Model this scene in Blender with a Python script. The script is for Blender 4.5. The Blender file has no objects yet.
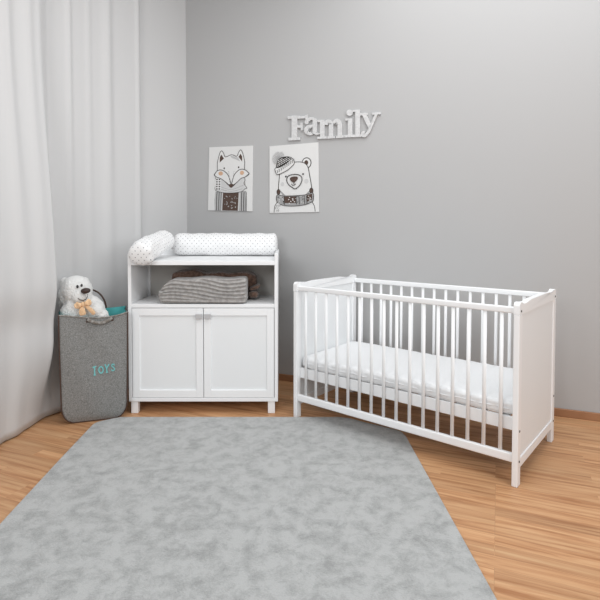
import bpy, bmesh, math, random
from mathutils import Vector, Matrix, noise
random.seed(7)
sc = bpy.context.scene
COL = sc.collection
PI = math.pi

# ------------------------------------------------------------------ camera
F, PITCH, SHX, SHY, CH = 503.85, 0.0319, -15.0, 57.0, 1.1163
cam = bpy.data.cameras.new('camera'); co = bpy.data.objects.new('camera', cam); COL.objects.link(co)
cam.sensor_width = 36; cam.lens = 36 * F / 600; cam.shift_x = -SHX / 600; cam.shift_y = -SHY / 600; cam.clip_start = .05
co.location = (0, 0, CH); co.rotation_euler = (PI / 2 - PITCH, 0, 0)
sc.camera = co

def ray(px, py):
    X = (px - 300 - SHX) / F; U = (300 - SHY - py) / F
    c, s = math.cos(PITCH), math.sin(PITCH)
    return Vector((X, c + U * s, -s + U * c))
def on_floor(px, py, z=0):
    d = ray(px, py); return d * ((z - CH) / d.z) + Vector((0, 0, CH))
def on_plane(px, py, p0, n):
    d = ray(px, py); o = Vector((0, 0, CH)); return o + d * ((p0 - o).dot(n) / d.dot(n))
def at_y(px, py, y):
    d = ray(px, py); return d * (y / d.y) + Vector((0, 0, CH))

# ------------------------------------------------------------------ materials
def hexlin(c):
    f = lambda v: v / 12.92 if v <= .04045 else ((v + .055) / 1.055) ** 2.4
    return tuple(f(v / 255) for v in c) + (1,)
def mat(name, rgb, rough=.6, metal=0, spec=.5, bump=None, vary=None, sheen=0):
    """rgb = albedo in sRGB 0-255; bump=(scale,strength,dist); vary=(scale, rgb2, contrast)"""
    m = bpy.data.materials.new(name); m.use_nodes = True
    nt = m.node_tree; b = nt.nodes['Principled BSDF']
    b.inputs['Base Color'].default_value = hexlin(rgb)
    b.inputs['Roughness'].default_value = rough; b.inputs['Metallic'].default_value = metal
    b.inputs['Specular IOR Level'].default_value = spec
    if sheen: b.inputs['Sheen Weight'].default_value = sheen
    tc = nt.nodes.new('ShaderNodeTexCoord')
    if vary:
        n = nt.nodes.new('ShaderNodeTexNoise'); n.inputs['Scale'].default_value = vary[0]; n.inputs['Detail'].default_value = 6
        r = nt.nodes.new('ShaderNodeValToRGB'); k = vary[2]
        r.color_ramp.elements[0].position = .5 - k; r.color_ramp.elements[1].position = .5 + k
        r.color_ramp.elements[0].color = hexlin(vary[1]); r.color_ramp.elements[1].color = hexlin(rgb)
        nt.links.new(tc.outputs['Object'], n.inputs['Vector']); nt.links.new(n.outputs['Fac'], r.inputs['Fac'])
        nt.links.new(r.outputs['Color'], b.inputs['Base Color'])
    if bump:
        n = nt.nodes.new('ShaderNodeTexNoise'); n.inputs['Scale'].default_value = bump[0]; n.inputs['Detail'].default_value = 4
        bp = nt.nodes.new('ShaderNodeBump'); bp.inputs['Strength'].default_value = bump[1]; bp.inputs['Distance'].default_value = bump[2]
        nt.links.new(tc.outputs['Object'], n.inputs['Vector']); nt.links.new(n.outputs['Fac'], bp.inputs['Height'])
        nt.links.new(bp.outputs['Normal'], b.inputs['Normal'])
    return m

WT = math.radians(23)                       # the back wall's turn
WD = Vector((math.cos(WT), -math.sin(WT), 0)); WN = Vector((-math.sin(WT), -math.cos(WT), 0))
WP = Vector((1.6, 2.955, 0))
CORNER = Vector((-.7705, 3.961, 0))
LD = Vector((-.536, -.8442, 0)).normalized(); LN = Vector((.8442, -.536, 0)).normalized()

M = {}
M['wall'] = mat('grey_wall_paint', (184, 184, 184), .85, bump=(180, .08, .002), spec=.2)
M['wall_light'] = mat('light_wall_paint', (208, 208, 208), .85, bump=(180, .08, .002), spec=.2)
M['white'] = mat('white_painted_wood', (246, 247, 248), .42, bump=(60, .03, .001), spec=.4)
M['white_panel'] = mat('white_panel', (239, 241, 242), .5, spec=.35)
M['shelf_back'] = mat('white_back_panel', (206, 203, 198), .7)
M['metal'] = mat('satin_metal', (205, 206, 208), .35, .35)
M['bolt'] = mat('dark_steel', (70, 68, 66), .4, .7)
M['mattress'] = mat('mattress_cover', (238, 239, 240), .9, bump=(55, .35, .008), sheen=.2)
M['curtain'] = mat('curtain_cloth', (209, 209, 209), .9, bump=(300, .08, .001), sheen=.2)
M['teal'] = mat('teal_lining', (88, 182, 182), .8, bump=(300, .2, .001))
M['teal_text'] = mat('teal_felt', (120, 196, 196), .8)
M['brown_trim'] = mat('brown_piping', (78, 56, 46), .7)
M['fur'] = mat('white_plush', (240, 240, 238), .95, bump=(140, .9, .01), sheen=.5)
M['nose'] = mat('brown_nose', (60, 44, 40), .45)
M['eye'] = mat('black_eye', (45, 42, 42), .3)
M['bow'] = mat('peach_ribbon', (242, 208, 168), .75, vary=(160, (230, 188, 146), .08))
M['felt'] = mat('grey_felt', (152, 152, 150), .95, vary=(190, (112, 112, 110), .16), bump=(260, .5, .003), sheen=.3)
M['felt_handle'] = mat('grey_felt_handle', (160, 158, 154), .95, vary=(70, (120, 112, 104), .12), bump=(150, .5, .004))
M['knit'] = mat('grey_knit', (176, 173, 170), .95, vary=(50, (148, 145, 143), .14), bump=(120, .4, .003), sheen=.3)
M['brown_fleece'] = mat('brown_fleece', (118, 92, 78), .95, vary=(60, (84, 62, 50), .12), bump=(90, .9, .01), sheen=.4)
M['letter'] = mat('whitewashed_wood', (216, 216, 216), .6, vary=(80, (204, 204, 204), .1), bump=(90, .2, .002))
M['paper'] = mat('white_print_board', (225, 225, 224), .6)
M['ink'] = mat('charcoal_ink', (52, 48, 46), .8)
M['ink_grey'] = mat('grey_ink', (158, 158, 158), .8)
M['ink_pale'] = mat('pale_grey_ink', (206, 206, 206), .8)
M['ink_brown'] = mat('brown_ink', (84, 66, 58), .8)
M['ink_orange'] = mat('orange_ink', (208, 170, 142), .8)
M['skirting'] = mat('skirting_wood', (172, 126, 92), .5, vary=(8, (156, 112, 80), .2))

def floor_mat():
    m = bpy.data.materials.new('oak_laminate'); m.use_nodes = True; nt = m.node_tree; N = nt.nodes.new; Lk = nt.links.new
    b = nt.nodes['Principled BSDF']; b.inputs['Roughness'].default_value = .42; b.inputs['Specular IOR Level'].default_value = .35
    tc = N('ShaderNodeTexCoord'); mp = N('ShaderNodeMapping'); mp.inputs['Rotation'].default_value = (0, 0, WT)
    Lk(tc.outputs['Object'], mp.inputs['Vector'])
    def brick(w, h, off, sq):
        t = N('ShaderNodeTexBrick'); t.inputs['Scale'].default_value = 1; t.inputs['Brick Width'].default_value = w
        t.inputs['Row Height'].default_value = h; t.inputs['Mortar Size'].default_value = .0008; t.inputs['Mortar Smooth'].default_value = .2
        t.offset = off; t.offset_frequency = 3; t.squash = sq
        t.inputs['Color1'].default_value = (0, 0, 0, 1); t.inputs['Color2'].default_value = (1, 1, 1, 1); t.inputs['Mortar'].default_value = (.5, .5, .5, 1)
        Lk(mp.outputs['Vector'], t.inputs['Vector']); return t
    b1 = brick(.62, .065, .37, 1.0)
    b2 = brick(1.29, .195, .4, 1.0)
    # long grain
    mg = N('ShaderNodeMapping'); mg.inputs['Scale'].default_value = (2.2, 42, 1); Lk(mp.outputs['Vector'], mg.inputs['Vector'])
    gadd = N('ShaderNodeVectorMath'); gadd.operation = 'MULTIPLY_ADD'; gadd.inputs[1].default_value = (7, 3, 0)
    Lk(b1.outputs['Color'], gadd.inputs[0]); Lk(mg.outputs['Vector'], gadd.inputs[2])
    g = N('ShaderNodeTexNoise'); g.inputs['Scale'].default_value = 1; g.inputs['Detail'].default_value = 7; g.inputs['Roughness'].default_value = .62; g.inputs['Distortion'].default_value = .6
    Lk(gadd.outputs[0], g.inputs['Vector'])
    ramp = N('ShaderNodeValToRGB'); e = ramp.color_ramp.elements
    e[0].position = .34; e[0].color = hexlin((172, 120, 80)); e[1].position = .7; e[1].color = hexlin((219, 177, 134))
    x = ramp.color_ramp.elements.new(.5); x.color = hexlin((203, 154, 112))
    Lk(g.outputs['Fac'], ramp.inputs['Fac'])
    mix = N('ShaderNodeMix'); mix.data_type = 'RGBA'; mix.blend_type = 'MULTIPLY'; mix.inputs['Factor'].default_value = 1
    tone = N('ShaderNodeMapRange'); tone.inputs['To Min'].default_value = .84; tone.inputs['To Max'].default_value = 1.06
    Lk(b1.outputs['Color'], tone.inputs['Value'])
    cc = N('ShaderNodeCombineColor')
    for i in range(3): Lk(tone.outputs[0], cc.inputs[i])
    Lk(ramp.outputs['Color'], mix.inputs['A']); Lk(cc.outputs[0], mix.inputs['B'])
    # plank joints
    j = N('ShaderNodeMix'); j.data_type = 'RGBA'; Lk(b2.outputs['Fac'], j.inputs['Factor']); Lk(mix.outputs['Result'], j.inputs['A']); j.inputs['B'].default_value = hexlin((178, 134, 98))
    Lk(j.outputs['Result'], b.inputs['Base Color'])
    return m
M['floor'] = floor_mat()

def rug_mat():
    m = bpy.data.materials.new('silver_pile'); m.use_nodes = True; nt = m.node_tree; N = nt.nodes.new; Lk = nt.links.new
    b = nt.nodes['Principled BSDF']; b.inputs['Roughness'].default_value = .95; b.inputs['Specular IOR Level'].default_value = .1; b.inputs['Sheen Weight'].default_value = .3
    tc = N('ShaderNodeTexCoord')
    n1 = N('ShaderNodeTexNoise'); n1.inputs['Scale'].default_value = 14; n1.inputs['Detail'].default_value = 9; n1.inputs['Roughness'].default_value = .72; n1.inputs['Distortion'].default_value = .3
    n2 = N('ShaderNodeTexNoise'); n2.inputs['Scale'].default_value = 170; n2.inputs['Detail'].default_value = 3
    Lk(tc.outputs['Object'], n1.inputs['Vector']); Lk(tc.outputs['Object'], n2.inputs['Vector'])
    a = N('ShaderNodeMath'); a.operation = 'MULTIPLY_ADD'; a.inputs[1].default_value = .22; Lk(n2.outputs['Fac'], a.inputs[0]); Lk(n1.outputs['Fac'], a.inputs[2])
    r = N('ShaderNodeValToRGB'); e = r.color_ramp.elements; e[0].position = .46; e[0].color = hexlin((151, 152, 151)); e[1].position = .68; e[1].color = hexlin((182, 183, 182))
    Lk(a.outputs[0], r.inputs['Fac']); Lk(r.outputs['Color'], b.inputs['Base Color'])
    bp = N('ShaderNodeBump'); bp.inputs['Strength'].default_value = .6; bp.inputs['Distance'].default_value = .006
    Lk(n2.outputs['Fac'], bp.inputs['Height']); Lk(bp.outputs['Normal'], b.inputs['Normal'])
    return m
M['rug'] = rug_mat()

def dots_mat():
    m = bpy.data.materials.new('dotted_cotton'); m.use_nodes = True; nt = m.node_tree; N = nt.nodes.new; Lk = nt.links.new
    b = nt.nodes['Principled BSDF']; b.inputs['Roughness'].default_value = .9; b.inputs['Specular IOR Level'].default_value = .2
    uv = N('ShaderNodeUVMap'); uv.uv_map = 'UVMap'; sp = N('ShaderNodeSeparateXYZ'); Lk(uv.outputs['UV'], sp.inputs[0])
    def math_(op, a, b_=None, c=None):
        n = N('ShaderNodeMath'); n.operation = op
        for i, v in enumerate((a, b_, c)):
            if v is None: continue
            if isinstance(v, (int, float)): n.inputs[i].default_value = v
            else: Lk(v, n.inputs[i])
        return n.outputs[0]
    PX, PY = .032, .0195
    row = math_('DIVIDE', sp.outputs['Y'], PY)
    par = math_('MULTIPLY', math_('FLOORED_MODULO', math_('FLOOR', row), 2), .5)
    fx = math_('SUBTRACT', math_('FRACT', math_('ADD', math_('DIVIDE', sp.outputs['X'], PX), par)), .5)
    fy = math_('SUBTRACT', math_('FRACT', row), .5)
    dx = math_('MULTIPLY', fx, PX); dy = math_('MULTIPLY', fy, PY)
    d = math_('SQRT', math_('ADD', math_('MULTIPLY', dx, dx), math_('MULTIPLY', dy, dy)))
    k = math_('LESS_THAN', d, .0032)
    mx = N('ShaderNodeMix'); mx.data_type = 'RGBA'; Lk(k, mx.inputs['Factor'])
    mx.inputs['A'].default_value = hexlin((242, 242, 242)); mx.inputs['B'].default_value = hexlin((150, 150, 152))
    Lk(mx.outputs['Result'], b.inputs['Base Color'])
    return m
M['dots'] = dots_mat()

# ------------------------------------------------------------------ builders
def link(name, bm, m, parent=None, smooth=False, bevel=0, sub=0, angle=None):
    me = bpy.data.meshes.new(name)
    bmesh.ops.remove_doubles(bm, verts=bm.verts, dist=1e-6) if False else None
    bm.normal_update(); bm.to_mesh(me); bm.free()
    for k in (m if isinstance(m, (list, tuple)) else [m]): me.materials.append(k)
    o = bpy.data.objects.new(name, me); COL.objects.link(o)
    if smooth:
        for p in me.polygons: p.use_smooth = True
    if bevel:
        b = o.modifiers.new('bevel', 'BEVEL'); b.width = bevel; b.segments = 3; b.limit_method = 'ANGLE'; b.angle_limit = math.radians(40)
        for p in me.polygons: p.use_smooth = True
        w = o.modifiers.new('wn', 'WEIGHTED_NORMAL'); w.keep_sharp = False
    if sub:
        s = o.modifiers.new('sub', 'SUBSURF'); s.levels = sub; s.render_levels = sub
    if parent is not None: o.parent = parent
    return o
def thing(name, label, cat, loc=(0, 0, 0), rz=0, group=None):
    o = bpy.data.objects.new(name, None); COL.objects.link(o); o.empty_display_size = .1
    o.location = loc; o.rotation_euler = (0, 0, rz)
    tag(o, label, cat, group); return o
def tag(o, label, cat, group=None):
    o['label'] = label; o['category'] = cat
    if group: o['group'] = group
    return o
def structure(o): o['kind'] = 'structure'; return o
def BM(): return bmesh.new()
def box(bm, x0, x1, y0, y1, z0, z1):
    v = [bm.verts.new(p) for p in ((x0, y0, z0), (x1, y0, z0), (x1, y1, z0), (x0, y1, z0), (x0, y0, z1), (x1, y0, z1), (x1, y1, z1), (x0, y1, z1))]
    for f in ((0, 3, 2, 1), (4, 5, 6, 7), (0, 1, 5, 4), (1, 2, 6, 5), (2, 3, 7, 6), (3, 0, 4, 7)): bm.faces.new([v[i] for i in f])
    return v
def tube(bm, pts, r, n=10, cap=True, flat=1.0):
    """r: number or list; flat scales the second axis"""
    pts = [Vector(p) for p in pts]; rings = []
    ref = Vector((0, 0, 1))
    for i, p in enumerate(pts):
        d = (pts[min(i + 1, len(pts) - 1)] - pts[max(i - 1, 0)]).normalized()
        rr = ref if abs(d.dot(ref)) < .95 else Vector((1, 0, 0))
        a = d.cross(rr).normalized(); b = a.cross(d).normalized()
        q = r[i] if isinstance(r, (list, tuple)) else r
        rings.append([bm.verts.new(p + a * q * math.cos(2 * PI * k / n) + b * q * flat * math.sin(2 * PI * k / n)) for k in range(n)])
    for i in range(len(rings) - 1):
        for k in range(n):
            bm.faces.new((rings[i][k], rings[i][(k + 1) % n], rings[i + 1][(k + 1) % n], rings[i + 1][k]))
    if cap:
        bm.faces.new(rings[0][::-1]); bm.faces.new(rings[-1])
    bmesh.ops.recalc_face_normals(bm, faces=bm.faces)
def ellipsoid(bm, c, r, rot=None, seg=24, rings=16):
    mt = Matrix.Translation(Vector(c)) @ (rot.to_4x4() if rot else Matrix.Identity(4)) @ Matrix.Diagonal((r[0], r[1], r[2], 1))
    bmesh.ops.create_uvsphere(bm, u_segments=seg, v_segments=rings, radius=1, matrix=mt)
def prism(bm, poly, f, d, mi=0):
    """poly of 2-D points, f(x,y,depth)->3-D; extruded 0..d; concave outlines are filled"""
    a = [bm.verts.new(f(x, y, 0)) for x, y in poly]; b = [bm.verts.new(f(x, y, d)) for x, y in poly]
    n = len(poly); fs = [bm.faces.new(a[::-1]), bm.faces.new(b)]
    for i in range(n): fs.append(bm.faces.new((a[i], a[(i + 1) % n], b[(i + 1) % n], b[i])))
    for q in fs: q.material_index = mi
    r = bmesh.ops.triangulate(bm, faces=fs[:2], ngon_method='EAR_CLIP')
    for q in r['faces']: q.material_index = mi
def soft(bm, sx, sy, sz, p=4.0, n=24, disp=None):
    """rounded cushion-like box centred on the origin: a subdivided cube pulled to a superellipsoid"""
    vs = {}
    def vert(x, y, z):
        key = (round(x, 5), round(y, 5), round(z, 5))
        if key not in vs:
            k = (abs(x) ** p + abs(y) ** p + abs(z) ** p) ** (-1 / p)
            q = Vector((x * k * sx, y * k * sy, z * k * sz))
            if disp: q = disp(q)
            vs[key] = bm.verts.new(q)
        return vs[key]
    for ax in range(3):
        for s in (-1, 1):
            for i in range(n):
                for j in range(n):
                    c = []
                    for (a, b) in ((i, j), (i + 1, j), (i + 1, j + 1), (i, j + 1)):
                        u, w = math.tan((a / n * 2 - 1) * PI / 4), math.tan((b / n * 2 - 1) * PI / 4)
                        t = [0, 0, 0]; t[ax] = s; t[(ax + 1) % 3] = u; t[(ax + 2) % 3] = w; c.append(vert(*t))
                    bm.faces.new(c if s > 0 else c[::-1])

# ------------------------------------------------------------------ the room
bm = BM(); v = [bm.verts.new(p) for p in ((-4, -1.5, 0), (5.5, -1.5, 0), (5.5, 5.5, 0), (-4, 5.5, 0))]; bm.faces.new(v)
bm2 = bmesh.ops.extrude_face_region(bm, geom=bm.faces[:])
for q in bm2['geom']:
    if isinstance(q, bmesh.types.BMVert): q.co.z = -.05
bmesh.ops.recalc_face_normals(bm, faces=bm.faces)
structure(link('floor', bm, M['floor']))

def slab(name, p, d, n, length, h, thick, m, z0=0, back=0):
    """wall-like slab whose visible face passes through p along d; n points into the room"""
    bm = BM(); q = [p - d * back, p + d * length]
    c = [q[0], q[1], q[1] - n * thick, q[0] - n * thick]
    lo = [bm.verts.new((a.x, a.y, z0)) for a in c]; hi = [bm.verts.new((a.x, a.y, z0 + h)) for a in c]
    bm.faces.new(lo[::-1]); bm.faces.new(hi)
    for i in range(4): bm.faces.new((lo[i], lo[(i + 1) % 4], hi[(i + 1) % 4], hi[i]))
    bmesh.ops.recalc_face_normals(bm, faces=bm.faces)
    return structure(link(name, bm, m))
slab('wall_back', CORNER, WD, WN, 4.6, 3.0, .1, M['wall'], back=.12)
slab('wall_left', CORNER, LD, LN, 3.6, 3.0, .1, M['wall_light'])
o = slab('baseboard_back', CORNER + WN * .014, WD, WN, 4.6, .047, .014, M['skirting']); 
o.modifiers.new('b', 'BEVEL').width = .003
slab('baseboard_left', CORNER + LN * .012 + LD * .016, LD, LN, 3.5, .047, .012, M['skirting'])

# ------------------------------------------------------------------ curtain
def sm(a, b, x):
    t = max(0, min(1, (x - a) / (b - a))); return t * t * (3 - 2 * t)
P0 = Vector((-1.0345, 3.545, 0))
def lerp_tab(t, x):
    if x <= t[0][0]: return t[0][1]
    for (a, u), (b, v) in zip(t, t[1:]):
        if x <= b: f = (x - a) / (b - a); f = f * f * (3 - 2 * f) * .4 + f * .6; return u + (v - u) * f
    return t[-1][1]
FOOT = [(.60, 0), (.674, .0), (.852, .075), (.986, .135), (1.15, .185), (1.4, .22), (2.2, .22)]
def curtain_pt(s, z):
    # s: metres along the left wall from the curtain's edge, z: height
    off = .03; s0 = s; s = 1.070 * s - .109
    top = sm(.3, 2.2, z)
    for c, w, a in ((-.09, .018, .010), (.18, .036, .020), (.33, .022, .007), (.477, .020, .012), (.643, .045, .012 * sm(.7, 1.6, z)), (.80, .03, .014), (.93, .03, .02), (1.1, .04, .022), (1.3, .05, .03), (1.5, .05, .03), (1.7, .05, .03)):
        off += a * math.exp(-((s - c) / (w * (1.6 - .6 * top))) ** 2) * (.45 + .55 * top)
    off += lerp_tab(FOOT, s) * (1 - sm(0, .5, z))
    # the near part swells forward beside the hamper
    wm = sm(0, .5, z) * (1 - .62 * sm(.65, 2.3, z))
    off += wm * ((.166 + .046 * sm(.56, .8, z)) * sm(.63, .735, s) + .02 * sm(.75, 1.15, s))
    off += .006 * math.sin(s * 30 + z * 1.5) * sm(.68, .85, s) * (1 - sm(.4, 1.4, z))
    return P0 + LD * s0 + LN * off + Vector((0, 0, z))
bm = BM(); NS, NZ = 360, 70
g = [[bm.verts.new(curtain_pt(1.9 * i / NS, .008 + 2.96 * j / NZ)) for j in range(NZ + 1)] for i in range(NS + 1)]
for i in range(NS):
    for j in range(NZ): bm.faces.new((g[i][j], g[i][j + 1], g[i + 1][j + 1], g[i + 1][j]))
o = link('curtain', bm, M['curtain'], smooth=True)
s_ = o.modifiers.new('thick', 'SOLIDIFY'); s_.thickness = .004; s_.offset = 0
tag(o, 'pale grey floor-length curtain with soft folds hanging along the left wall', 'curtain')

# ------------------------------------------------------------------ rug
zr = .012
out = [on_floor(*p, zr) for p in ((3, 520), (60, 458.5), (92.3, 424.6), (95.2, 422.6), (99, 421.2), (112, 418.4), (121, 416.6), (200, 415.8), (290, 415.9), (338, 416.4), (350, 418), (362, 421.3), (396, 429.5), (402, 431.8), (406, 436), (427, 473.5), (453, 520))]
out = [Vector((p.x, min(p.y, 2.900), 0)) for p in out]
dl = (out[0] - out[1]).normalized(); dr = (out[-1] - out[-2]).normalized()
pts = [out[0] + dl * 1.05] + out + [out[-1] + dr * 1.05]
bm = BM()
lo = [bm.verts.new((p.x, p.y, .0005)) for p in pts]; hi = [bm.verts.new((p.x, p.y, zr)) for p in pts]
bm.faces.new(lo[::-1]); bm.faces.new(hi)
for i in range(len(pts)): bm.faces.new((lo[i], lo[(i + 1) % len(pts)], hi[(i + 1) % len(pts)], hi[i]))
bmesh.ops.recalc_face_normals(bm, faces=bm.faces)
o = link('rug', bm, M['rug'], bevel=.004)
tag(o, 'large silvery grey short-pile rug with cut corners on the wooden floor', 'rug')

# ------------------------------------------------------------------ changing table
W, Dp, Zt = .889, .40, .9563
t = thing('changing_table', 'white changing table cabinet with two panelled doors and an open shelf', 'changing table', (-.9315, 2.976, 0))
def part(name, boxes, m='white', parent=t, bevel=.002):
    bm = BM()
    for b in boxes: box(bm, *b)
    return link(name, bm, M[m], parent, bevel=bevel)
SP = .020
part('side_panel', [(0, SP, 0, Dp, .0945, .890)])
part('side_panel', [(W - SP, W, 0, Dp, .0945, .890)])
part('changing_top', [(SP, W - SP, .0, .63, .890, .915)])
part('top_rail', [(0, SP, 0, .63, .890, Zt)])
part('top_rail', [(W - SP, W, 0, .63, .890, Zt)])
part('top_rail', [(SP, W - SP, .612, .63, .915, Zt)])
part('back_panel', [(SP, W - SP, Dp - .012, Dp - .004, .096, .890)], 'shelf_back')
part('corner_batten', [(SP, SP + .014, Dp - .03, Dp - .012, .658, .890)])
part('shelf', [(SP, W - SP, .002, Dp - .012, .636, .658)])
part('bottom_board', [(0, W, 0, Dp, .074, .0945)])
for x in (.010, W - .018 - .042):
    for y in (.008, Dp - .05):
        part('leg', [(x, x + .042, y, y + .042, 0, .074)], bevel=.003)
def door(x0, x1, hx):
    z0, z1, st = .097, .633, .042
    dd = part('door', [(x0, x0 + st, .002, .020, z0, z1), (x1 - st, x1, .002, .020, z0, z1), (x0 + st, x1 - st, .002, .020, z0, z0 + st + .003), (x0 + st, x1 - st, .002, .020, z1 - st - .002, z1)], bevel=.0015)
    part('door_panel', [(x0 + st - .002, x1 - st + .002, .010, .016, z0 + st, z1 - st)], 'white_panel', dd, bevel=0)
    bm = BM(); box(bm, hx - .019, hx + .019, -.016, -.010, .572, .602); box(bm, hx - .006, hx + .006, -.011, .004, .580, .594)
    h = link('handle', bm, M['metal'], dd, bevel=.0015); h['label'] = 'small silver rectangular pull'
xm = W / 2 + .002
door(SP + .003, xm - .0018, xm - .026)
door(xm + .0018, W - SP - .003, xm + .027)

# bolsters
def bolster(name, pts, r, label, squash=.9, seed=0, group=None, wr=.006, ends=(1, 1)):
    """round-ended roll along pts (rings follow the line)"""
    bm = BM(); uvl = bm.loops.layers.uv.new('UVMap')
    n = 48; P = []; Rr = []; S = []
    # resample
    pts = [Vector(p) for p in pts]; L = [0]
    for a, b in zip(pts, pts[1:]): L.append(L[-1] + (b - a).length)
    K = 70
    for i in range(K + 1):
        e = i / K; d = L[-1] * (.5 - .5 * math.cos(PI * e))
        k = max(j for j in range(len(L) - 1) if L[j] <= d + 1e-9); f = (d - L[k]) / (L[k + 1] - L[k])
        P.append(pts[k].lerp(pts[k + 1], f)); S.append(d)
        m = min(d / (r * .75 * ends[0]), (L[-1] - d) / (r * .75 * ends[1]), 1)
        Rr.append(r * max(.02, (1 - (1 - m) ** 2.6) ** .42))
    rings = []
    for i, p in enumerate(P):
        d = (P[min(i + 1, K)] - P[max(i - 1, 0)]).normalized()
        a = d.cross(Vector((0, 0, 1))).normalized(); b = a.cross(d).normalized(); rg = []
        for k in range(n):
            th = 2 * PI * k / n
            q = a * math.cos(th) + b * math.sin(th) * squash
            pos = p + q * Rr[i]
            w = noise.noise(Vector((S[i] * 14 + seed, math.cos(th) * 1.6, math.sin(th) * 1.6))) * wr + noise.noise(Vector((S[i] * 45 + seed, math.cos(th) * 3, math.sin(th) * 3))) * wr * .4
            pos += q * w * (Rr[i] / r)
            if pos.y > 2.960: pos.z = max(pos.z, .9165 + .001 * math.sin(pos.x * 90))
            
            if pos.x > -.066: pos.z = max(pos.z, .9575)
            rg.append(bm.verts.new(pos))
        rings.append(rg)
    for i in range(K):
        for k in range(n):
            f = bm.faces.new((rings[i][k], rings[i][(k + 1) % n], rings[i + 1][(k + 1) % n], rings[i + 1][k]))
            cap = Rr[i] < r * .86 or Rr[i + 1] < r * .86
            for lp, (ii, kk) in zip(f.loops, ((i, k), (i, k + 1), (i + 1, k + 1), (i + 1, k))):
                th = 2 * PI * kk / n
                if cap: lp[uvl].uv = (Rr[ii] * math.cos(th) + 3, Rr[ii] * math.sin(th) + 3)
                else: lp[uvl].uv = (S[ii], th * .0195 * round(2 * PI * r / .0195 / 2) * 2 / (2 * PI))
    bm.faces.new(rings[0][::-1]); bm.faces.new(rings[-1])
    bmesh.ops.recalc_face_normals(bm, faces=bm.faces)
    o = link(name, bm, M['dots'], smooth=True); tag(o, label, 'bolster', group); return o
zb = .917
bolster('changing_bolster', [(-.776, 3.49, zb + .076), (-.64, 3.495, zb + .078), (-.44, 3.495, zb + .078), (-.050, 3.487, zb + .077)], .081, 'long white dotted bolster lying along the back of the changing table top', .95, 3, 'dotted bolsters on the changing table', ends=(1, .55))
bolster('changing_bolster', [(-.832, 2.880, zb + .030), (-.832, 2.97, zb + .056), (-.825, 3.1, zb + .077), (-.815, 3.23, zb + .092), (-.80, 3.37, zb + .118)], .072, 'white dotted bolster slanting over the left end of the changing table top', .98, 11, 'dotted bolsters on the changing table', wr=.010, ends=(.8, 1))

# folded blankets on the shelf
SZ = .660
def grey_disp(q):
    x, y, z = q
    # ribs run lengthwise, wrap over front and top
    ph = z * 1.0 + .02 * math.sin(x * 9) * (z > -.05) 
    rib = math.sin(ph * 2 * PI / .0225 + x * 5)
    if y < -.05: y += -.0045 * rib
    z2 = z
    if z > 0: z2 += .004 * math.sin(x * 26 + 1) - .012 * max(0, -x / .27) ** 3 * 2 
    if x < 0: x += .03 * (-x / .262) ** 3 * (z / .07 + .3) ** 2
    z2 -= 0
    return Vector((x, y, z2))
bm = BM(); soft(bm, .262, .085, .073, 16, 64, grey_disp)
o = link('folded_blanket', bm, M['knit'], smooth=True)
o.location = (-.492, 3.062, SZ + .0755); o.rotation_euler = (0, 0, 0)
tag(o, 'grey ribbed knitted blanket folded on the changing table shelf, in front of the brown one', 'blanket', 'folded blankets on the shelf')
def br_disp(q):
    x, y, z = q
    if z > 0:
        z += .016 * math.exp(-((x + .17) / .09) ** 2) - .003 * math.exp(-((x - .05) / .08) ** 2) + .004 * math.sin(x * 40)
    z += .006 * noise.noise(Vector((x * 20, y * 20, z * 20)))
    return Vector((x, y, z))
bm = BM(); soft(bm, .272, .07, .081, 7, 30, br_disp)
o = link('folded_blanket', bm, M['brown_fleece'], smooth=True)
o.location = (-.452, 3.245, SZ + .086)
tag(o, 'dark brown fluffy blanket folded at the back of the changing table shelf', 'blanket', 'folded blankets on the shelf')
bm = BM(); soft(bm, .035, .05, .014, 3, 14, lambda q: q + Vector((0, 0, .3 * q.x)))
r_ = link('folded_corner', bm, M['brown_fleece'], o, smooth=True); r_.location = (.262, -.075, -.010)
bm = BM(); soft(bm, .03, .05, .022, 3, 14)
r_ = link('folded_corner', bm, M['brown_fleece'], o, smooth=True); r_.location = (.255, -.08, -.052)

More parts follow.
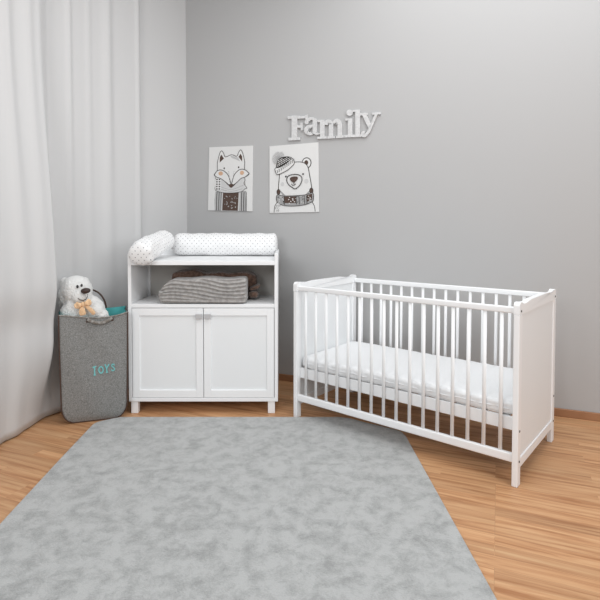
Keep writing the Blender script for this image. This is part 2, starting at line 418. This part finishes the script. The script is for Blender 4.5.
# ------------------------------------------------------------------ crib
TH, L, D, HP = .7063, 1.24, .640, .796
crib = thing('baby_crib', 'white slatted wooden baby crib with solid ends standing against the grey wall', 'crib', (.0485, 2.9222, 0), -TH)
def cpart(name, boxes, m='white', parent=crib, bevel=.003):
    return part(name, boxes, m, parent, bevel)
PT, PW = .025, .043
def end_board_profile(v):
    # height of the curved top board: a rounded lobe at each post, a shallow dip between
    e = min(v, D - v)
    z = HP - .011 * sm(.03, .062, e)
    z += .008 * sm(.08, .19, e)
    if e < .018: z -= .018 - math.sqrt(max(0, .018 ** 2 - (.018 - e) ** 2))
    return z
for side, u0 in ((0, 0), (1, L - PT)):
    for v0 in (0, D - PW):
        bm = BM(); box(bm, u0, u0 + PT, v0, v0 + PW, 0, .7425)
        link('post', bm, M['white'], crib, bevel=.004)
    # curved top board
    vs = [0, .0005, .0015, .003, .005, .008, .012] + [.012 + (D - .024) * i / 60 for i in range(1, 60)] + [D - .012, D - .008, D - .005, D - .002, D]
    poly = [(v_, end_board_profile(v_)) for v_ in vs] + [(D, .7435), (0, .7435)]
    bm = BM(); prism(bm, poly, lambda x, y, d: Vector((u0 + d, x, y)), PT)
    bmesh.ops.recalc_face_normals(bm, faces=bm.faces)
    link('headboard_rail', bm, M['white'], crib, bevel=.005)
    cpart('end_panel', [(u0 + .006, u0 + PT - .006, PW - .003, D - PW + .003, .11, .745)], 'white_panel', bevel=0)
    cpart('end_rail', [(u0 + .001, u0 + PT - .001, PW, D - PW, .074, .118)], bevel=.004)
    # bolts on the outer face
    uf = -.0005 if side == 0 else L + .0005
    for v0 in (.021, D - .021):
        for z in (.108, .24, .758):
            bm = BM(); tube(bm, [(uf - .0015, v0, z), (uf + .0015, v0, z)], .0048, 14)
            link('bolt', bm, M['bolt'], crib)
SPC = .0722
for v0 in (.008, D - .007 - .022):
    side = []
    for z0, z1, nm in ((.746, .774, 'top_rail'), (.100, .1395, 'bottom_rail')):
        cpart(nm, [(PT, L - PT, v0, v0 + .022, z0, z1)], bevel=.006)
    for i in range(16):
        u = L / 2 + (i - 7.5) * SPC
        bm = BM(); N_ = 12
        tube(bm, [(u, v0 + .011, .141), (u, v0 + .011, .748)], .0062, N_, flat=1.42)
        link('slat', bm, M['white'], crib, smooth=True)
# bed base
cpart('base_frame', [(PT, L - PT, .034, .050, .232, .290), (PT, L - PT, D - .050, D - .034, .232, .290), (PT, PT + .018, .052, D - .052,   .25, .278), (L - PT - .018, L - PT, .052, D - .052, .25, .278)], bevel=.002)
for i in range(12):
    u = .09 + i * .0955
    cpart('base_slat', [(u, u + .045, .050, D - .050, .279, .289)], bevel=.001)
# mattress: a thing of its own, lying on the base
bm = BM()
def md(q):
    x, y, z = q
    w = noise.noise(Vector((x * 7, y * 7 + 3, z * 7))) * .003
    edge = sm(.2, .27, abs(y))
    if z > 0:
        z += .0015 * edge * math.sin(x * 2 * PI / .09) * (1 if y < 0 else .4)
        z -= .004 * sm(.0, .03, z) * (1 - edge) * 0
    if abs(y) > .26:
        y += math.copysign(1, y) * (.0028 * math.sin(x * 2 * PI / .07 + z * 30) + w)
    k = 1 - .035 * sm(.3, 1, abs(z) / .033) ** 2
    return Vector((x * (1 - (1 - k) * .5), y * k, z + w * .5))
soft(bm, .597, .286, .033, 22, 90, md)
o = link('mattress', bm, M['mattress'], smooth=True)
o.rotation_euler = (0, 0, -TH)
c_, s_ = math.cos(TH), math.sin(TH)
uc, vc = L / 2, D / 2
o.location = (0.0485 + uc * c_ + vc * s_, 2.9222 - uc * s_ + vc * c_, .3235)
tag(o, 'white quilted mattress lying inside the slatted crib', 'mattress')
bm = BM()
loop = [(x, y) for x, y in ((-.584, -.281), (.584, -.281), (.584, .281), (-.584, .281))]
tube(bm, [(-.575, -.2875, 0)] + [(-.575 + 1.15 * i / 60, -.2875 - .002 * math.sin(i * 1.3), .002 * math.sin(i * .8)) for i in range(1, 61)], .0025, 8)
link('seam_piping', bm, M['mattress'], o, smooth=True)

# ------------------------------------------------------------------ wall decoration
def wall_pt(px, py, off=0): return on_plane(px, py, WP, WN) + WN * off
def wall_local(px, py):
    p = wall_pt(px, py); return Vector(((p - CORNER).dot(WD), p.z))
def stroke(pts, w, closed=False):
    """quads along a 2-D polyline"""
    n = len(pts); res = []
    pts = [Vector(p) for p in pts]; L_, R_ = [], []
    for i in range(n):
        if closed: a, b = pts[i - 1], pts[(i + 1) % n]
        else: a, b = pts[max(i - 1, 0)], pts[min(i + 1, n - 1)]
        d = (b - a); d = d.normalized() if d.length > 1e-9 else Vector((1, 0)); q = Vector((-d.y, d.x)) * w / 2
        L_.append(pts[i] + q); R_.append(pts[i] - q)
    m = n if closed else n - 1
    for i in range(m):
        j = (i + 1) % n; res.append([L_[i], L_[j], R_[j], R_[i]])
    return res
def smooth_poly(pts, closed=False, k=8):
    pts = [Vector(p) for p in pts]; n = len(pts); out = []
    seg = n if closed else n - 1
    for i in range(seg):
        p0 = pts[i - 1] if (closed or i > 0) else pts[0]
        p1 = pts[i]; p2 = pts[(i + 1) % n]; p3 = pts[(i + 2) % n] if (closed or i + 2 < n) else pts[-1]
        for j in range(k):
            t_ = j / k
            out.append(.5 * ((2 * p1) + (p2 - p0) * t_ + (2 * p0 - 5 * p1 + 4 * p2 - p3) * t_ ** 2 + (3 * p1 - p0 - 3 * p2 + p3) * t_ ** 3))
    if not closed: out.append(pts[-1])
    return out
def circle(cx, cy, rx, ry=None, n=20, a0=0, a1=2 * PI):
    ry = ry or rx; full = abs(a1 - a0 - 2 * PI) < 1e-6
    return [(cx + rx * math.cos(a0 + (a1 - a0) * i / (n if full else n - 1)), cy + ry * math.sin(a0 + (a1 - a0) * i / (n if full else n - 1))) for i in range(n)]

class Print:
    """flat artwork: shapes are given in poster units (0..100 across, y down) and laid as thin ink layers"""
    def __init__(s, mats): s.bm = BM(); s.mats = mats; s.layer = 0
    def fill(s, pts, m):
        s.layer += 1; z = .00025 * s.layer ** .5 + .00002 * s.layer
        vs = [s.bm.verts.new(s.map(p[0], p[1], z)) for p in pts]
        f = s.bm.faces.new(vs); f.material_index = m
        for q in bmesh.ops.triangulate(s.bm, faces=[f], ngon_method='EAR_CLIP')['faces']: q.material_index = m
    def line(s, pts, w, m, closed=False):
        s.layer += 1; z = .00025 * s.layer ** .5 + .00002 * s.layer
        for q in stroke(pts, w * 1.25, closed):
            f = s.bm.faces.new([s.bm.verts.new(s.map(p[0], p[1], z)) for p in q]); f.material_index = m
INKS = ['paper', 'ink', 'ink_grey', 'ink_pale', 'ink_brown', 'ink_orange']
PAP, INK, GRY, PAL, BRN, ORG = range(6)
TH_B = .006
def poster(name, tl, tr, br, bl, label, draw):
    a, b, c, d = [wall_local(*p) for p in (tl, tr, br, bl)]
    x0, x1 = (a.x + d.x) / 2, (b.x + c.x) / 2; z1, z0 = (a.y + b.y) / 2, (c.y + d.y) / 2
    root = thing(name, label, 'poster', CORNER + WD * ((x0 + x1) / 2) + WN * 0 + Vector((0, 0, z0)), -WT, 'animal posters on the back wall')
    w, h = x1 - x0, z1 - z0
    # board corners slightly skewed as they hang in the photo
    bm = BM(); q = [(d.x, d.y), (c.x, c.y), (b.x, b.y), (a.x, a.y)]
    prism(bm, [(x - (x0 + x1) / 2, z - z0) for x, z in q], lambda x, y, e: Vector((x, -.002 - e, y)), TH_B)
    bmesh.ops.recalc_face_normals(bm, faces=bm.faces)
    link('board', bm, M['paper'], root, bevel=.0008)
    P = Print(INKS)
    qa, qb, qc, qd = [Vector((p.x - (x0 + x1) / 2, p.y - z0)) for p in (a, b, c, d)]
    hh = 100 * h / w
    def mp(x, y, e):
        s_, t_ = x / 100, y / 136
        top = qa.lerp(qb, s_); bot = qd.lerp(qc, s_); r = top.lerp(bot, t_)
        return Vector((r.x, -.002 - TH_B - .0002 - e, r.y))
    P.map = mp
    draw(P)
    bmesh.ops.recalc_face_normals(P.bm, faces=P.bm.faces)
    link('artwork', P.bm, [M[k] for k in INKS], root)
    return root

def crop(x0, y0, x1, y1):
    """zoomed reading -> poster units"""
    return lambda pts: [((x - x0) / (x1 - x0) * 100, (y - y0) / (y1 - y0) * 136) for x, y in pts]
def draw_fox(P):
    C = crop(35, 55, 388, 568)
    # jumper
    P.fill(C([(92, 568), (88, 480), (94, 415), (340, 410), (345, 480), (345, 568)]), GRY)
    for x in range(98, 345, 9):
        if 148 < x < 290: continue
        P.line(C([(x, 420), (x - 2, 490), (x - 1, 566)]), .9, INK if x % 2 else PAL)
    P.fill(C([(142, 568), (146, 420), (292, 415), (288, 568)]), PAL)
    P.fill(C([(152, 566), (156, 422), (282, 416), (276, 566)]), BRN)
    random.seed(4)
    for k in range(26):
        x, y = random.uniform(166, 268), random.uniform(440, 555); a = random.uniform(0, PI)
        P.line(C([(x, y), (x + 7 * math.cos(a), y + 9 * math.sin(a))]), 1.1, PAL if k % 2 else GRY)
    # scarf
    sc1 = smooth_poly([(95, 300), (130, 292), (220, 372), (300, 300), (330, 320), (322, 350), (345, 385), (330, 392), (300, 415), (220, 425), (140, 420), (92, 398), (100, 340)], True, 6)
    P.fill(C(sc1), PAL); P.line(C(sc1), .8, INK, True)
    P.line(C(smooth_poly([(130, 372), (220, 398), (325, 360)])), .6, GRY)
    P.line(C(smooth_poly([(120, 392), (220, 412), (310, 392)])), .6, GRY)
    P.fill(C([(96, 300), (140, 300), (140, 400), (92, 398)]), PAP)
    for r in range(5):
        for x in (106, 127): P.fill(C([(x - 6, 312 + r * 19), (x + 6, 312 + r * 19), (x + 6, 322 + r * 19), (x - 6, 322 + r * 19)]), INK)
    # head
    head = smooth_poly([(106, 250), (108, 180), (124, 110), (140, 88), (156, 108), (172, 138), (220, 122), (262, 134), (276, 106), (292, 86), (308, 110), (325, 180), (326, 245), (362, 272), (330, 300), (300, 310), (262, 345), (222, 380), (186, 345), (140, 312), (104, 298), (82, 278)], True, 6)
    P.fill(C(head), PAP); P.line(C(head), 1.0, INK, True)
    P.fill(C([(126, 182), (126, 140), (138, 118), (160, 150)]), BRN)
    P.fill(C([(306, 178), (305, 138), (293, 116), (276, 140)]), BRN)
    P.fill(C([(205, 128), (262, 136), (292, 172), (270, 166), (240, 150)]), PAL)
    for k in range(7):
        P.line(C([(210 + k * 10, 130 + k * 2), (232 + k * 9, 150 + k * 4)]), .5, GRY)
    # cheeks
    lc = smooth_poly([(84, 278), (110, 246), (150, 244), (190, 275), (214, 330), (218, 368)], False, 8)
    rc = smooth_poly([(362, 272), (330, 244), (290, 240), (250, 275), (230, 330), (222, 368)], False, 8)
    P.line(C(lc), 1.2, INK); P.line(C(rc), 1.2, INK)
    P.fill(C([tuple(p) for p in lc] + [(190, 350), (140, 312), (104, 298)]), PAP); P.fill(C([tuple(p) for p in rc] + [(262, 340), (300, 308), (335, 296)]), PAP)
    P.line(C(lc), 1.2, INK); P.line(C(rc), 1.2, INK)
    P.line(C(smooth_poly([(82, 278), (104, 298), (140, 312), (186, 345), (218, 372)])), 1.0, INK)
    P.line(C(smooth_poly([(362, 272), (330, 300), (300, 310), (262, 345), (226, 372)])), 1.0, INK)
    P.fill(C(circle(136, 269, 18, 17)), ORG); P.fill(C(circle(306, 266, 16, 17)), ORG)
    P.fill(C(circle(164, 228, 6, 7)), INK); P.fill(C(circle(279, 222, 6, 7)), INK)
    P.fill(C(smooth_poly([(205, 358), (222, 352), (241, 358), (236, 374), (222, 384), (208, 374)], True, 5)), BRN)
    for k in range(6):
        P.line(C([(196 + k * 2, 250 + k * 16), (204 + k * 2, 262 + k * 16)]), .6, GRY); P.line(C([(246 - k * 2, 250 + k * 16), (240 - k * 2, 262 + k * 16)]), .6, GRY)
def draw_bear(P):
    C = crop(37, 50, 405, 560)
    # shoulders
    P.line(C(smooth_poly([(72, 558), (78, 510), (96, 480)])), 1, INK); P.line(C(smooth_poly([(378, 556), (372, 515), (355, 485)])), 1, INK)
    random.seed(9)
    for k in range(26):
        x, y = random.uniform(80, 120), random.uniform(500, 552); P.line(C([(x, y), (x + 6, y + 3)]), .7, GRY)
    # ear and head
    P.fill(C(circle(318, 196, 33, 38)), PAP); P.line(C(circle(318, 196, 33, 38, 28)), 1.3, INK, True)
    P.fill(C(circle(316, 194, 13, 17)), BRN); P.line(C(circle(316, 194, 13, 17)), .6, INK, True)
    head = smooth_poly([(108, 430), (108, 360), (116, 270), (118, 215), (160, 190), (225, 184), (290, 190), (326, 222), (340, 290), (352, 360), (358, 430)], False, 8)
    P.fill(C([tuple(p) for p in head]), PAP); P.line(C(head), 1.2, INK)
    for k in range(11):
        P.line(C([(116 + k * 2, 392 + k * 3.5), (130 + k * 3, 400 + k * 3)]), .6, GRY); P.line(C([(350 - k * 2, 392 + k * 3.5), (338 - k * 3, 400 + k * 3)]), .6, GRY)
    P.fill(C(circle(316, 330, 16, 18)), PAL); P.fill(C(circle(138, 345, 14, 16)), PAL)
    # scarf
    for x in (108, 352):
        P.fill(C(circle(x, 402, 13, 20)), BRN); P.line(C(circle(x, 402, 13, 20)), .8, INK, True)
    sc1 = smooth_poly([(98, 425), (150, 434), (230, 436), (310, 430), (362, 418), (366, 470), (350, 488), (300, 505), (210, 512), (130, 500), (94, 470)], True, 6)
    P.fill(C(sc1), GRY); P.line(C(sc1), 1.0, INK, True)
    P.fill(C([(150, 438), (240, 440), (240, 490), (156, 488)]), BRN); P.fill(C([(318, 434), (358, 424), (358, 468), (322, 482)]), BRN)
    for k in range(44):
        x, y = random.uniform(102, 356), random.uniform(438, 498)
        P.line(C([(x - 4, y), (x + 4, y + random.uniform(-5, 5))]), 1.1, PAP if k % 3 else INK)
    for x in (150, 240, 262, 300, 318): P.line(C([(x, 436), (x + 3, 500)]), 1, INK)
    # hat
    P.fill(C(smooth_poly([(64, 160), (66, 130), (84, 104), (106, 96), (120, 108), (138, 98), (152, 124), (148, 150), (110, 178), (84, 184)], True, 5)), PAL)
    for k in range(15):
        a = PI * (.75 + k * .075); P.line(C([(112, 160), (112 + 48 * math.cos(a), 152 + 52 * math.sin(a))]), .8, GRY)
    hat = smooth_poly([(92, 225), (98, 180), (120, 150), (160, 140), (205, 148), (228, 182)], False, 6)
    P.fill(C([tuple(p) for p in hat]), INK); P.line(C(hat), 1, INK)
    for r in range(4):
        for k in range(9):
            x = 104 + k * 13 + r * 2; y = 205 - k * 6 - r * 13
            if y > 148: P.fill(C([(x, y - 5), (x + 5, y), (x, y + 5), (x - 5, y)]), PAP)
    brim = smooth_poly([(84, 222), (120, 216), (170, 190), (214, 158), (228, 178), (222, 204), (170, 245), (104, 270), (88, 250)], True, 6)
    P.fill(C(brim), PAP); P.line(C(brim), 1, INK, True)
    for k in range(9):
        x, y = 98 + k * 14.5, 250 - k * 8.2 - (k - 4) * .8
        P.line(C([(x, y - 16), (x + 5, y), (x + 1, y + 8)]), .9, INK)
        P.line(C([(x + 7, y - 18), (x + 9, y - 6)]), .8, GRY)
    # face
    muz = smooth_poly([(172, 318), (180, 290), (205, 278), (250, 278), (278, 292), (286, 318), (272, 355), (250, 376), (234, 384), (215, 374), (186, 350)], True, 6)
    P.line(C(muz), 1.3, INK, True)
    P.fill(C(smooth_poly([(196, 308), (208, 294), (240, 292), (256, 302), (246, 322), (226, 336), (206, 326)], True, 6)), BRN)
    P.line(C([(226, 332), (226, 350)]), 1, INK); P.line(C(smooth_poly([(208, 344), (216, 356), (228, 356), (240, 346)])), 1, INK)
    P.fill(C(circle(166, 288, 6, 7)), INK); P.fill(C(circle(294, 277, 6, 7)), INK)

poster('wall_poster', (209.8, 147.4), (253.6, 145.7), (252.8, 211.4), (208.5, 210.4), 'smaller left poster showing a fox with orange cheeks and a grey scarf', draw_fox)
poster('wall_poster', (269.9, 146.4), (318.8, 142.4), (319.4, 212.0), (270.0, 213.0), 'right poster showing a bear in a bobble hat and patterned scarf', draw_bear)

# the word sign
sign = thing('word_sign', 'pale wooden word sign spelling Family above the bear poster', 'wall sign', wall_pt(335, 125) * 1.0, -WT)
so = sign.location.copy()
def Z2(p):      # zoomed reading (280,100 ; x5.4545) -> picture
    return (280 + p[0] / 5.4545, 100 + p[1] / 5.4545)
def sgn(x, y, d):
    p = wall_pt(*Z2((x, y)), .003 + d) - so
    return Vector((p.dot(WD), -p.dot(WN), p.z))
def letter(shapes):
    bm = BM()
    for k, s in enumerate(shapes): prism(bm, [tuple(p) for p in s], sgn, .014 + .00005 * k)
    bmesh.ops.recalc_face_normals(bm, faces=bm.faces)
    return link('letter', bm, M['letter'], sign)
def arc_band(cx, cy, rxo, ryo, rxi, ryi, a0, a1, n=22):
    a0, a1 = math.radians(a0), math.radians(a1)
    o_ = [(cx + rxo * math.cos(a0 + (a1 - a0) * i / n), cy + ryo * math.sin(a0 + (a1 - a0) * i / n)) for i in range(n + 1)]
    i_ = [(cx + rxi * math.cos(a0 + (a1 - a0) * i / n), cy + ryi * math.sin(a0 + (a1 - a0) * i / n)) for i in range(n + 1)]
    return o_ + i_[::-1]
def quad(x0, y0, x1, y1, sl=-.06): return [(x0, y0), (x1, y0 + (x1 - x0) * sl), (x1, y1 + (x1 - x0) * sl), (x0, y1)]
# F
letter([quad(68, 88, 98, 218), quad(46, 92, 112, 106), quad(50, 208, 114, 223), quad(90, 92, 152, 105),
        [(140, 88), (155, 80), (154, 122), (146, 122)], quad(94, 141, 122, 154), [(116, 128), (128, 126), (128, 168), (118, 168)]])
# a
letter([arc_band(176, 122, 34, 26, 10, 12, 195, 350), circle(150, 124, 11, 11), quad(182, 115, 206, 186), arc_band(168, 166, 32, 28, 9, 12, 60, 305), [(160, 142), (186, 134), (186, 147), (168, 152)], arc_band(204, 176, 22, 16, 4, 4, 30, 190)])
# m
letter([quad(222, 112, 247, 209), quad(208, 112, 235, 124), arc_band(268, 142, 26, 34, 4, 18, 190, 362), quad(270, 140, 294, 206), arc_band(315, 140, 27, 36, 5, 20, 190, 362), quad(318, 138, 342, 202),
        quad(207, 203, 259, 215), quad(262, 200, 304, 213), quad(309, 197, 352, 210)])
# i
letter([circle(383, 72, 17, 17, 24), quad(374, 104, 398, 198), quad(360, 104, 380, 115), quad(354, 194, 410, 207)])
# l
letter([quad(414, 56, 440, 196), quad(398, 58, 420, 68), quad(400, 192, 448, 205)])
# y
letter([[(446, 74), (472, 72), (506, 150), (492, 168)], [(524, 72), (540, 70), (492, 180), (472, 200), (468, 186), (482, 168)], quad(438, 76, 482, 87), quad(506, 72, 552, 83), arc_band(462, 188, 18, 17, 3, 3, -40, 300)])

# ------------------------------------------------------------------ hamper
HA = math.radians(19)
hp = thing('laundry_hamper', 'grey felt toy hamper with teal lining and teal lettering beside the cabinet', 'hamper', (-1.0895, 2.857, 0), HA)
hw0, hH, hd = .180, .622, .165
def hwid(z):
    w = .176 + .008 * sm(0, .6, z)
    R = .105
    if z < R: w -= R * .72 * (1 - math.sqrt(max(0, 1 - (1 - z / R) ** 2)))
    return w
def rim(xr, back):   # xr -1..1
    s = -.030 * (1 - abs(xr) ** 2) * (.8 + .4 * xr)
    return s if not back else s * .3 + .012
def panel_pt(xr, zr, back=False, inset=0):
    top = hH + rim(xr, back); z = .002 + (top - .002) * zr
    x = xr * (hwid(z) - inset)
    prof = (1 - xr ** 2) * math.sin(PI * min(1, zr) ** .8)
    bulge = .018 * prof + .006 * math.sin(xr * 5 + z * 14) * (1 - xr ** 2) * zr
    # bag narrows in depth towards its bottom edge
    y = -bulge + (.012 * max(0, 1 - z / .05) ** 2) + inset
    if back: y = hd + bulge * .3 - .012 * max(0, 1 - z / .05) ** 2 - inset
    return Vector((x, y, z))
def shell(inset=0):
    bm = BM(); nx, nz = 28, 44
    zf = lambda j: (j / nz) ** 1.35
    G = []
    for back in (False, True):
        G.append([[bm.verts.new(panel_pt(-1 + 2 * i / nx, zf(j), back, inset)) for j in range(nz + 1)] for i in range(nx + 1)])
    for gi, g_ in enumerate(G):
        for i in range(nx):
            for j in range(nz): bm.faces.new((g_[i][j], g_[i + 1][j], g_[i + 1][j + 1], g_[i][j + 1]))
    # gusset with a few steps in depth
    nd = 6
    def side(a, b, pull):
        cols = [a]
        for k in range(1, nd):
            f = k / nd; cols.append([bm.verts.new(a[j].co.lerp(b[j].co, f) + Vector((pull * .010 * math.sin(PI * f), 0, 0))) for j in range(len(a))])
        cols.append(b)
        for k in range(nd):
            for j in range(len(a) - 1): bm.faces.new((cols[k][j], cols[k + 1][j], cols[k + 1][j + 1], cols[k][j + 1]))
    side(G[0][0], G[1][0], -1); side(G[0][nx], G[1][nx], -1)
    for i in range(nx): bm.faces.new((G[0][i][0], G[1][i][0], G[1][i + 1][0], G[0][i + 1][0]))
    bmesh.ops.remove_doubles(bm, verts=bm.verts, dist=1e-5)
    bmesh.ops.recalc_face_normals(bm, faces=bm.faces); return bm
o = link('fabric_body', shell(), M['felt'], hp, smooth=True)
o = link('lining', shell(.006), M['teal'], hp, smooth=True); o.location.z = .001; o['label'] = 'teal inner lining'
# piping round the front panel
bm = BM(); pth = [panel_pt(-1, 1 - i / 40) for i in range(41)] + [panel_pt(-1 + 2 * i / 24, 0) for i in range(1, 24)] + [panel_pt(1, i / 40) for i in range(41)]
pth = [p + Vector((0, -.002, .003 if p.z < .01 else 0)) for p in pth]
tube(bm, pth, .0034, 8); link('piping', bm, M['brown_trim'], hp, smooth=True)
bm = BM(); pth = [panel_pt(-1 + 2 * i / 30, 1) for i in range(31)]
tube(bm, pth, .0045, 8); link('rim_binding', bm, M['felt_handle'], hp, smooth=True)
# front handle
bm = BM(); tube(bm, [panel_pt(-.18 + .72 * i / 20, .985) + Vector((0, -.008 - .006 * math.sin(PI * i / 20), -.020 * math.sin(PI * i / 20) + .002)) for i in range(21)], .0085, 10, flat=1.1)
link('carry_handle', bm, M['felt_handle'], hp, smooth=True)
for xr in (-.18, .54):
    p = panel_pt(xr, .985); bm = BM(); box(bm, p.x - .007, p.x + .007, p.y - .008, p.y - .002, p.z - .016, p.z + .002)
    link('stitching', bm, M['brown_trim'], hp, bevel=.002)
# rear handle, standing up
bm = BM(); tube(bm, [Vector((-.035 + .10 * math.cos(a), hd + .014, hH - .006 + .125 * math.sin(a))) for a in [PI * i / 24 for i in range(25)]], .005, 8)
h = link('rear_handle', bm, M['brown_trim'], hp, smooth=True); h['label'] = 'dark brown cord handle'
# lettering TOYS on the front
def hx(px, py):
    """picture reading (80,350 ; x12) on the front panel -> local x,z"""
    n = Vector((math.sin(HA), -math.cos(HA), 0)); 
    p = on_plane(80 + px / 12, 350 + py / 12, Vector(hp.location), n); q = p - Vector(hp.location)
    return q.x * math.cos(HA) + q.y * math.sin(HA), q.z
def front_y(x, z):
    best = panel_pt(max(-1, min(1, x / hwid(z))), (z - .002) / (hH + rim(x / hwid(z), False) - .002)); return best.y
bm = BM()
def tx(strokes_, w=9):
    for s in strokes_:
        for q in stroke(s, w):
            prism(bm, [tuple(p) for p in q], lambda x, y, d: (lambda a: Vector((a[0], front_y(*a) - .0005 - d, a[1])))(hx(x, y)), .0022)
tx([[(152, 202), (195, 188)], [(175, 196), (178, 288)], [(166, 291), (190, 287)]], 14)
tx([[tuple(p) for p in circle(253, 230, 26, 38, 18)] + [(279, 230)]], 14)
tx([[(303, 168), (318, 212)], [(346, 166), (318, 212)], [(320, 208), (323, 256)], [(312, 260), (336, 255)], [(296, 170), (312, 167)], [(338, 168), (352, 165)]], 13)
tx([smooth_poly([(412, 178), (402, 162), (384, 166), (384, 188), (404, 202), (414, 220), (402, 238), (384, 238), (378, 224)], False, 5)], 12)
bmesh.ops.recalc_face_normals(bm, faces=bm.faces)
o = link('lettering', bm, M['teal_text'], hp); o['label'] = 'teal letters reading TOYS'

# ------------------------------------------------------------------ teddy bear
by = 2.925
tb = thing('teddy_bear', 'white plush teddy bear with a peach bow sitting in the hamper', 'stuffed toy', (-1.16, 2.93, .44), 0)
to = Vector(tb.location)
A = lambda px, py, y: at_y(px, py, y) - to
bm = BM()
hc = A(76.5, 290.5, 2.935)
ellipsoid(bm, hc, (.092, .080, .088), Matrix.Rotation(math.radians(12), 3, 'Y'))
ellipsoid(bm, A(67, 295, 2.93), (.048, .05, .062))
ellipsoid(bm, A(81.5, 296.5, 2.90), (.056, .062, .048))                       # muzzle
ellipsoid(bm, A(85.5, 279.5, 2.955), (.018, .016, .014))                      # far ear
ellipsoid(bm, A(65, 284, 2.95), (.03, .03, .04))                        # near ear
ellipsoid(bm, A(62.8, 303, 2.95), (.022, .03, .03))
ellipsoid(bm, A(84.5, 312, 2.915), (.118, .055, .105), Matrix.Rotation(HA, 3, 'Z'))                  # body
ellipsoid(bm, A(94, 310, 2.905), (.062, .045, .052), Matrix.Rotation(math.radians(28), 3, 'Y'))     # arm right
ellipsoid(bm, A(102, 316, 2.915), (.038, .036, .042), Matrix.Rotation(math.radians(30), 3, 'Y'))
ellipsoid(bm, A(69, 312, 2.90), (.05, .045, .05))
o = link('body', bm, M['fur'], tb, smooth=True)
r_ = o.modifiers.new('remesh', 'REMESH'); r_.mode = 'VOXEL'; r_.voxel_size = .0055; r_.use_smooth_shade = True
s_ = o.modifiers.new('smooth', 'SMOOTH'); s_.iterations = 7; s_.factor = .6
tex = bpy.data.textures.new('fur_clumps', 'CLOUDS'); tex.noise_scale = .012; tex.noise_depth = 2
d_ = o.modifiers.new('fur', 'DISPLACE'); d_.texture = tex; d_.strength = .006; d_.mid_level = .5
bm = BM(); ellipsoid(bm, A(85.6, 290.8, 2.846), (.0275, .018, .0165), Matrix.Rotation(math.radians(-6), 3, 'Y')); link('nose', bm, M['nose'], tb, smooth=True)
for px, py, yy, r in ((77.4, 286.6, 2.862, .0082), (81.6, 285.4, 2.862, .0078)):
    bm = BM(); ellipsoid(bm, A(px, py, yy), (r * .85, r * .7, r * 1.15)); link('eye', bm, M['eye'], tb, smooth=True)
bm = BM(); tube(bm, [A(*p) for p in [(76.6, 295.2, 2.850), (77.6, 297.8, 2.842), (80, 299.9, 2.838), (83, 300.5, 2.836), (86, 299.2, 2.838), (87.4, 296.6, 2.842), (87.6, 294, 2.846)]], .0022, 8)
link('mouth', bm, M['eye'], tb, smooth=True)
# bow
bow = thing('x', '', ''); bpy.data.objects.remove(bow)
def ribbon(pts, ws, name, depth=.004):
    bm = BM(); up = []
    P_ = [Vector(p) for p in pts]; rows = []
    for i, p in enumerate(P_):
        d = (P_[min(i + 1, len(P_) - 1)] - P_[max(i - 1, 0)]).normalized(); n = Vector((0, -1, 0)); q = d.cross(n).normalized() * ws[i] / 2
        rows.append([bm.verts.new(p + q), bm.verts.new(p + Vector((0, -.003, 0))), bm.verts.new(p - q)])
    for i in range(len(rows) - 1):
        for k in range(2): bm.faces.new((rows[i][k], rows[i + 1][k], rows[i + 1][k + 1], rows[i][k + 1]))
    bmesh.ops.recalc_face_normals(bm, faces=bm.faces)
    return bm
kn = A(83.2, 304.2, 2.834)
bm = BM(); soft(bm, .012, .010, .013, 3, 10); o = link('bow_knot', bm, M['bow'], tb, smooth=True); o.location = kn
def loop_bm(dx, dz, sx, sz):
    bm = BM()
    def f(q):
        e = q.x / sx; k = .45 + .55 * sm(-1, .3, e)
        return Vector((q.x, q.y + .004 * math.sin(e * 4), q.z * k * (1 + .12 * math.sin(q.x * 300))))
    soft(bm, sx, .011, sz, 3, 16, f); return bm
o = link('bow_loop', loop_bm(0, 0, .021, .018), M['bow'], tb, smooth=True); o.location = kn + Vector((.026, 0, .009)); o.rotation_euler = (0, math.radians(-14), 0)
o = link('bow_loop', loop_bm(0, 0, .023, .019), M['bow'], tb, smooth=True); o.location = kn + Vector((-.026, 0, -.006)); o.rotation_euler = (0, math.radians(180 - 14), 0)
for pts_, ws_ in (([A(82.4, 305.5, 2.838), A(82, 309, 2.826), A(82, 312.5, 2.828), A(83, 315.3, 2.832)], [.014, .03, .040, .040]),
                  ([A(84.5, 305, 2.838), A(88, 307.5, 2.832), A(92, 311, 2.836), A(94.5, 314.5, 2.845)], [.012, .022, .026, .022])):
    o = link('bow_tail', ribbon(pts_, ws_, ''), M['bow'], tb, smooth=True, sub=2)
    k = o.modifiers.new('t', 'SOLIDIFY'); k.thickness = .003

# ------------------------------------------------------------------ light
w = bpy.data.worlds.new('studio'); sc.world = w; w.use_nodes = True
w.node_tree.nodes['Background'].inputs['Color'].default_value = (.98, .99, 1, 1)
w.node_tree.nodes['Background'].inputs['Strength'].default_value = .30
def area(name, loc, target, sx, sy, power, col=(.975, .988, 1)):
    l = bpy.data.lights.new(name, 'AREA'); l.shape = 'RECTANGLE'; l.size = sx; l.size_y = sy; l.energy = power; l.color = col
    o = bpy.data.objects.new(name, l); COL.objects.link(o); o.location = loc
    o.rotation_euler = (Vector(target) - Vector(loc)).to_track_quat('-Z', 'Y').to_euler(); return o
area('ceiling_softbox', (.6, 1.9, 2.95), (.4, 2.2, 0), 3.2, 2.2, 54)
area('front_left_softbox', (-1.5, -.7, 2.1), (.2, 2.9, .8), 1.2, 1.2, 35)
area('front_right_softbox', (2.3, -.5, 1.9), (-.4, 3.0, .9), 1.2, 1.2, 41)

sc.view_settings.view_transform = 'Standard'; sc.view_settings.look = 'None'
sc.view_settings.exposure = 0; sc.view_settings.gamma = 1; sc.view_settings.use_curve_mapping = False
